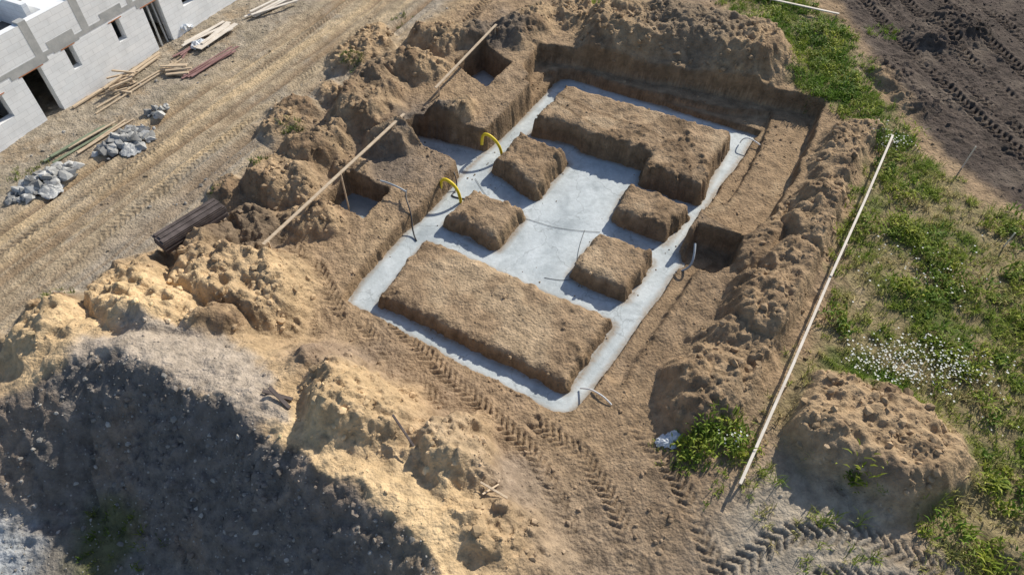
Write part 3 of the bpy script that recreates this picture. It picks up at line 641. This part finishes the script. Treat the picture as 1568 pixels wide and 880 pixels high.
# ------------------------------------------------------------- building
m, nt, b = newmat('aerated_block'); L = nt.links.new
tc = N(nt, 'ShaderNodeTexCoord'); sx = N(nt, 'ShaderNodeSeparateXYZ'); L(tc.outputs['Object'], sx.inputs[0])
ad = N(nt, 'ShaderNodeMath', operation='ADD'); L(sx.outputs[0], ad.inputs[0]); L(sx.outputs[1], ad.inputs[1])
cb = N(nt, 'ShaderNodeCombineXYZ'); L(ad.outputs[0], cb.inputs[0]); L(sx.outputs[2], cb.inputs[1])
br = N(nt, 'ShaderNodeTexBrick', Scale=1.0); L(cb.outputs[0], br.inputs['Vector'])
br.inputs['Brick Width'].default_value = .5; br.inputs['Row Height'].default_value = .21; br.inputs['Mortar Size'].default_value = .006
br.inputs['Color1'].default_value = (.90, .91, .92, 1); br.inputs['Color2'].default_value = (.85, .87, .89, 1); br.inputs['Mortar'].default_value = (.68, .69, .70, 1)
n1 = N(nt, 'ShaderNodeTexNoise', Scale=1.3, Detail=7.0, Roughness=.7); L(tc.outputs['Object'], n1.inputs['Vector'])
mr = N(nt, 'ShaderNodeMapRange'); L(n1.outputs['Fac'], mr.inputs[0]); mr.inputs['From Min'].default_value = .3; mr.inputs['From Max'].default_value = .55; mr.inputs['To Min'].default_value = .84; mr.inputs['To Max'].default_value = 1.0
vm = N(nt, 'ShaderNodeVectorMath', operation='SCALE'); L(br.outputs['Color'], vm.inputs[0]); L(mr.outputs[0], vm.inputs['Scale']); L(vm.outputs[0], b.inputs['Base Color'])
b.inputs['Roughness'].default_value = .9
bp = N(nt, 'ShaderNodeBump', Strength=.3, Distance=.01); L(br.outputs['Fac'], bp.inputs['Height']); bp.invert = True; L(bp.outputs[0], b.inputs['Normal'])
M_blockw = m
M_grey = pmat('cast_concrete', (.36, .37, .37), (.50, .50, .49), 3, .85, .3, 15, .01)
M_orange = pmat('clay_brick', (.42, .17, .08), (.52, .24, .12), 8, .85)
M_dark = pmat('raw_floor', (.14, .13, .12), (.22, .21, .19), 2, .9)
H = empty('unfinished_block_building', (-17.8, 19.4, 0), math.atan2(.896, .444))
ops = [(0.05, 1.05, 1.7, 2.55), (1.97, 2.72, 0, 2.72), (3.79, 4.14, 2.0, 2.82), (5.93, 6.31, 2.0, 2.81), (7.45, 8.25, 0, 2.70), (9.3, 10.0, 1.9, 2.75)]
mb = MB(); x = -5.0; zb = .3; zt = 2.85
for a, c, z0, z1 in ops:
    mb.box(x, a, 0, .3, zb, zt)
    if z0 > 0: mb.box(a, c, 0, .3, zb, z0)
    mb.box(a, c, 0, .3, z1, zt); x = c
mb.box(x, 15, 0, .3, zb, zt)
mb.box(-5, 15, 5.7, 6.0, zb, zt); mb.box(-5, -4.7, .3, 5.7, zb, zt); mb.box(14.7, 15, .3, 5.7, zb, zt)
for xx in (1.4, 4.7, 6.9, 9.0): mb.box(xx, xx + .15, .3, 5.7, zb, zt)
mb.obj('ground_floor_walls', M_blockw, H, 0)
mb = MB(); mb.box(-5.01, 15.01, -.012, .3, zt + .08, 3.08); mb.box(1.6, 3.1, -.01, .02, 2.76, zt + .079); mb.box(3.4, 4.5, -.01, .02, 2.86, zt + .079); mb.box(7.2, 8.6, -.01, .02, 2.76, zt + .079); mb.obj('ring_beam', M_grey, H, 0)
mb = MB(); mb.box(-5, 15, .003, .297, zt, zt + .08); mb.obj('wall_top_course', M_blockw, H, 0)
mb = MB(); mb.box(-5, 15, .3, 6, zt + .02, 3.06); mb.obj('floor_slab', M_dark, H, 0)
mb = MB(); x = -5.0
cols = [(.9, 1.15), (2.75, 3.05), (4.75, 5.05), (6.9, 7.15), (9.5, 9.75), (12, 12.25)]
for a, c in cols: mb.box(x, a, 0, .26, 3.08, 4.22 + .0); x = c
mb.box(x, 15, 0, .26, 3.08, 4.22)
mb.box(-5, 15, 5.74, 6.0, 3.08, 4.2); mb.box(-1.4, -1.2, .26, 5.74, 3.08, 4.1); mb.box(3.9, 4.1, 1.4, 5.74, 3.08, 4.1); mb.box(7.5, 7.7, .26, 5.74, 3.08, 4.1); mb.box(-1.2, 3.9, 3.2, 3.4, 3.08, 4.0)
mb.obj('upper_walls', M_blockw, H, 0)
mb = MB()
for a, c in cols: mb.box(a, c, -.006, .265, 3.08, 4.3)
mb.box(3.3, 4.4, -.008, .015, 3.082, 3.32); mb.box(5.6, 6.6, -.008, .015, 3.082, 3.28)
mb.obj('columns', M_grey, H, 0)
mb = MB()
for a, c, z0, z1 in ops:
    mb.box(a - .12, c + .12, -.014, .02, z1 + .004, z1 + .035)
mb.obj('brick_lintels', M_orange, H, 0)
mb = MB()
for x0 in (.2, 1.2, 2.2): mb.box(x0, x0 + .7, 1.0, 1.25 + .3 * x0, 3.065, 3.2)
mb.box(.4, 2.6, .6, .8, 3.065, 3.12); mb.obj('loose_planks', M_woodw, H)
mb = MB(); mb.box(4.4, 5.5, 1.0, 2.0, 3.065, 3.75); mb.box(4.5, 5.3, 2.2, 3.0, 3.065, 3.5); mb.obj('block_pallets', M_blockw, H)
mb = MB(); mb.beam((2.9,-.25,1.0),(5.2,-.3,1.0),.12,.06); mb.beam((4.9,-.4,1.0),(7.2,-.3,1.0),.14,.05); mb.beam((5.2,-.6,1.0),(7.0,-.5,1.02),.1,.05); mb.obj('base_timbers', M_wood, H)
mb = MB(); mb.beam((7.7,.1,.9),(7.72,.1,2.69),.06,.06); mb.beam((8.05,.15,.9),(8.0,.15,2.69),.06,.06); mb.obj('door_props', M_grey, H)
n = 20; gx, gy = np.meshgrid(np.linspace(0, 1.3, n), np.linspace(0, 1.0, n)); I = np.arange(n*n).reshape(n, n)
V = np.stack([1.0 + gx, 1.7 + gy, 3.1 + .35 * np.abs(fbm(gx, gy, 2.5, 3, 3)) + .2 * np.sin(gx * 2.4)], -1).reshape(-1, 3)
o = mesh_np('blue_tarp_sheet', V, np.stack([I[:-1,:-1], I[:-1,1:], I[1:,1:], I[1:,:-1]], -1).reshape(-1, 4), None, False, M_blue); o.parent = H

# ------------------------------------------------------------- light, sky, camera
el = math.radians(35); az = math.atan2(.66, .751)
dv_ = Vector((math.sin(az) * math.cos(el), math.cos(az) * math.cos(el), math.sin(el)))
sd = bpy.data.lights.new('sun', 'SUN'); sd.energy = 5.0; sd.angle = math.radians(.53); sd.color = (1, .93, .80)
so = bpy.data.objects.new('sun', sd); COL.objects.link(so); so.rotation_euler = (-dv_).to_track_quat('-Z', 'Y').to_euler(); so.location = (0, 0, 30)
w = bpy.data.worlds.new('World'); scene.world = w; w.use_nodes = True; nt = w.node_tree
sk = nt.nodes.new('ShaderNodeTexSky'); sk.sky_type = 'NISHITA'; sk.sun_disc = False; sk.sun_elevation = el; sk.sun_rotation = az
nt.links.new(sk.outputs[0], nt.nodes['Background'].inputs[0]); nt.nodes['Background'].inputs[1].default_value = .12
cd = bpy.data.cameras.new('camera'); cd.sensor_width = 36; cd.lens = 36 * 1060 / 1568; cd.clip_end = 3000; cd.clip_start = .1
co = bpy.data.objects.new('camera', cd); COL.objects.link(co); co.location = (0, 0, 16); co.rotation_euler = (math.radians(41), 0, 0)
scene.camera = co
scene.view_settings.view_transform = 'Standard'; scene.view_settings.look = 'None'; scene.view_settings.exposure = 0
print('verts', NX * NY, 'clods', len(cx), 'tufts', len(tx), 'weeds', len(wx_))
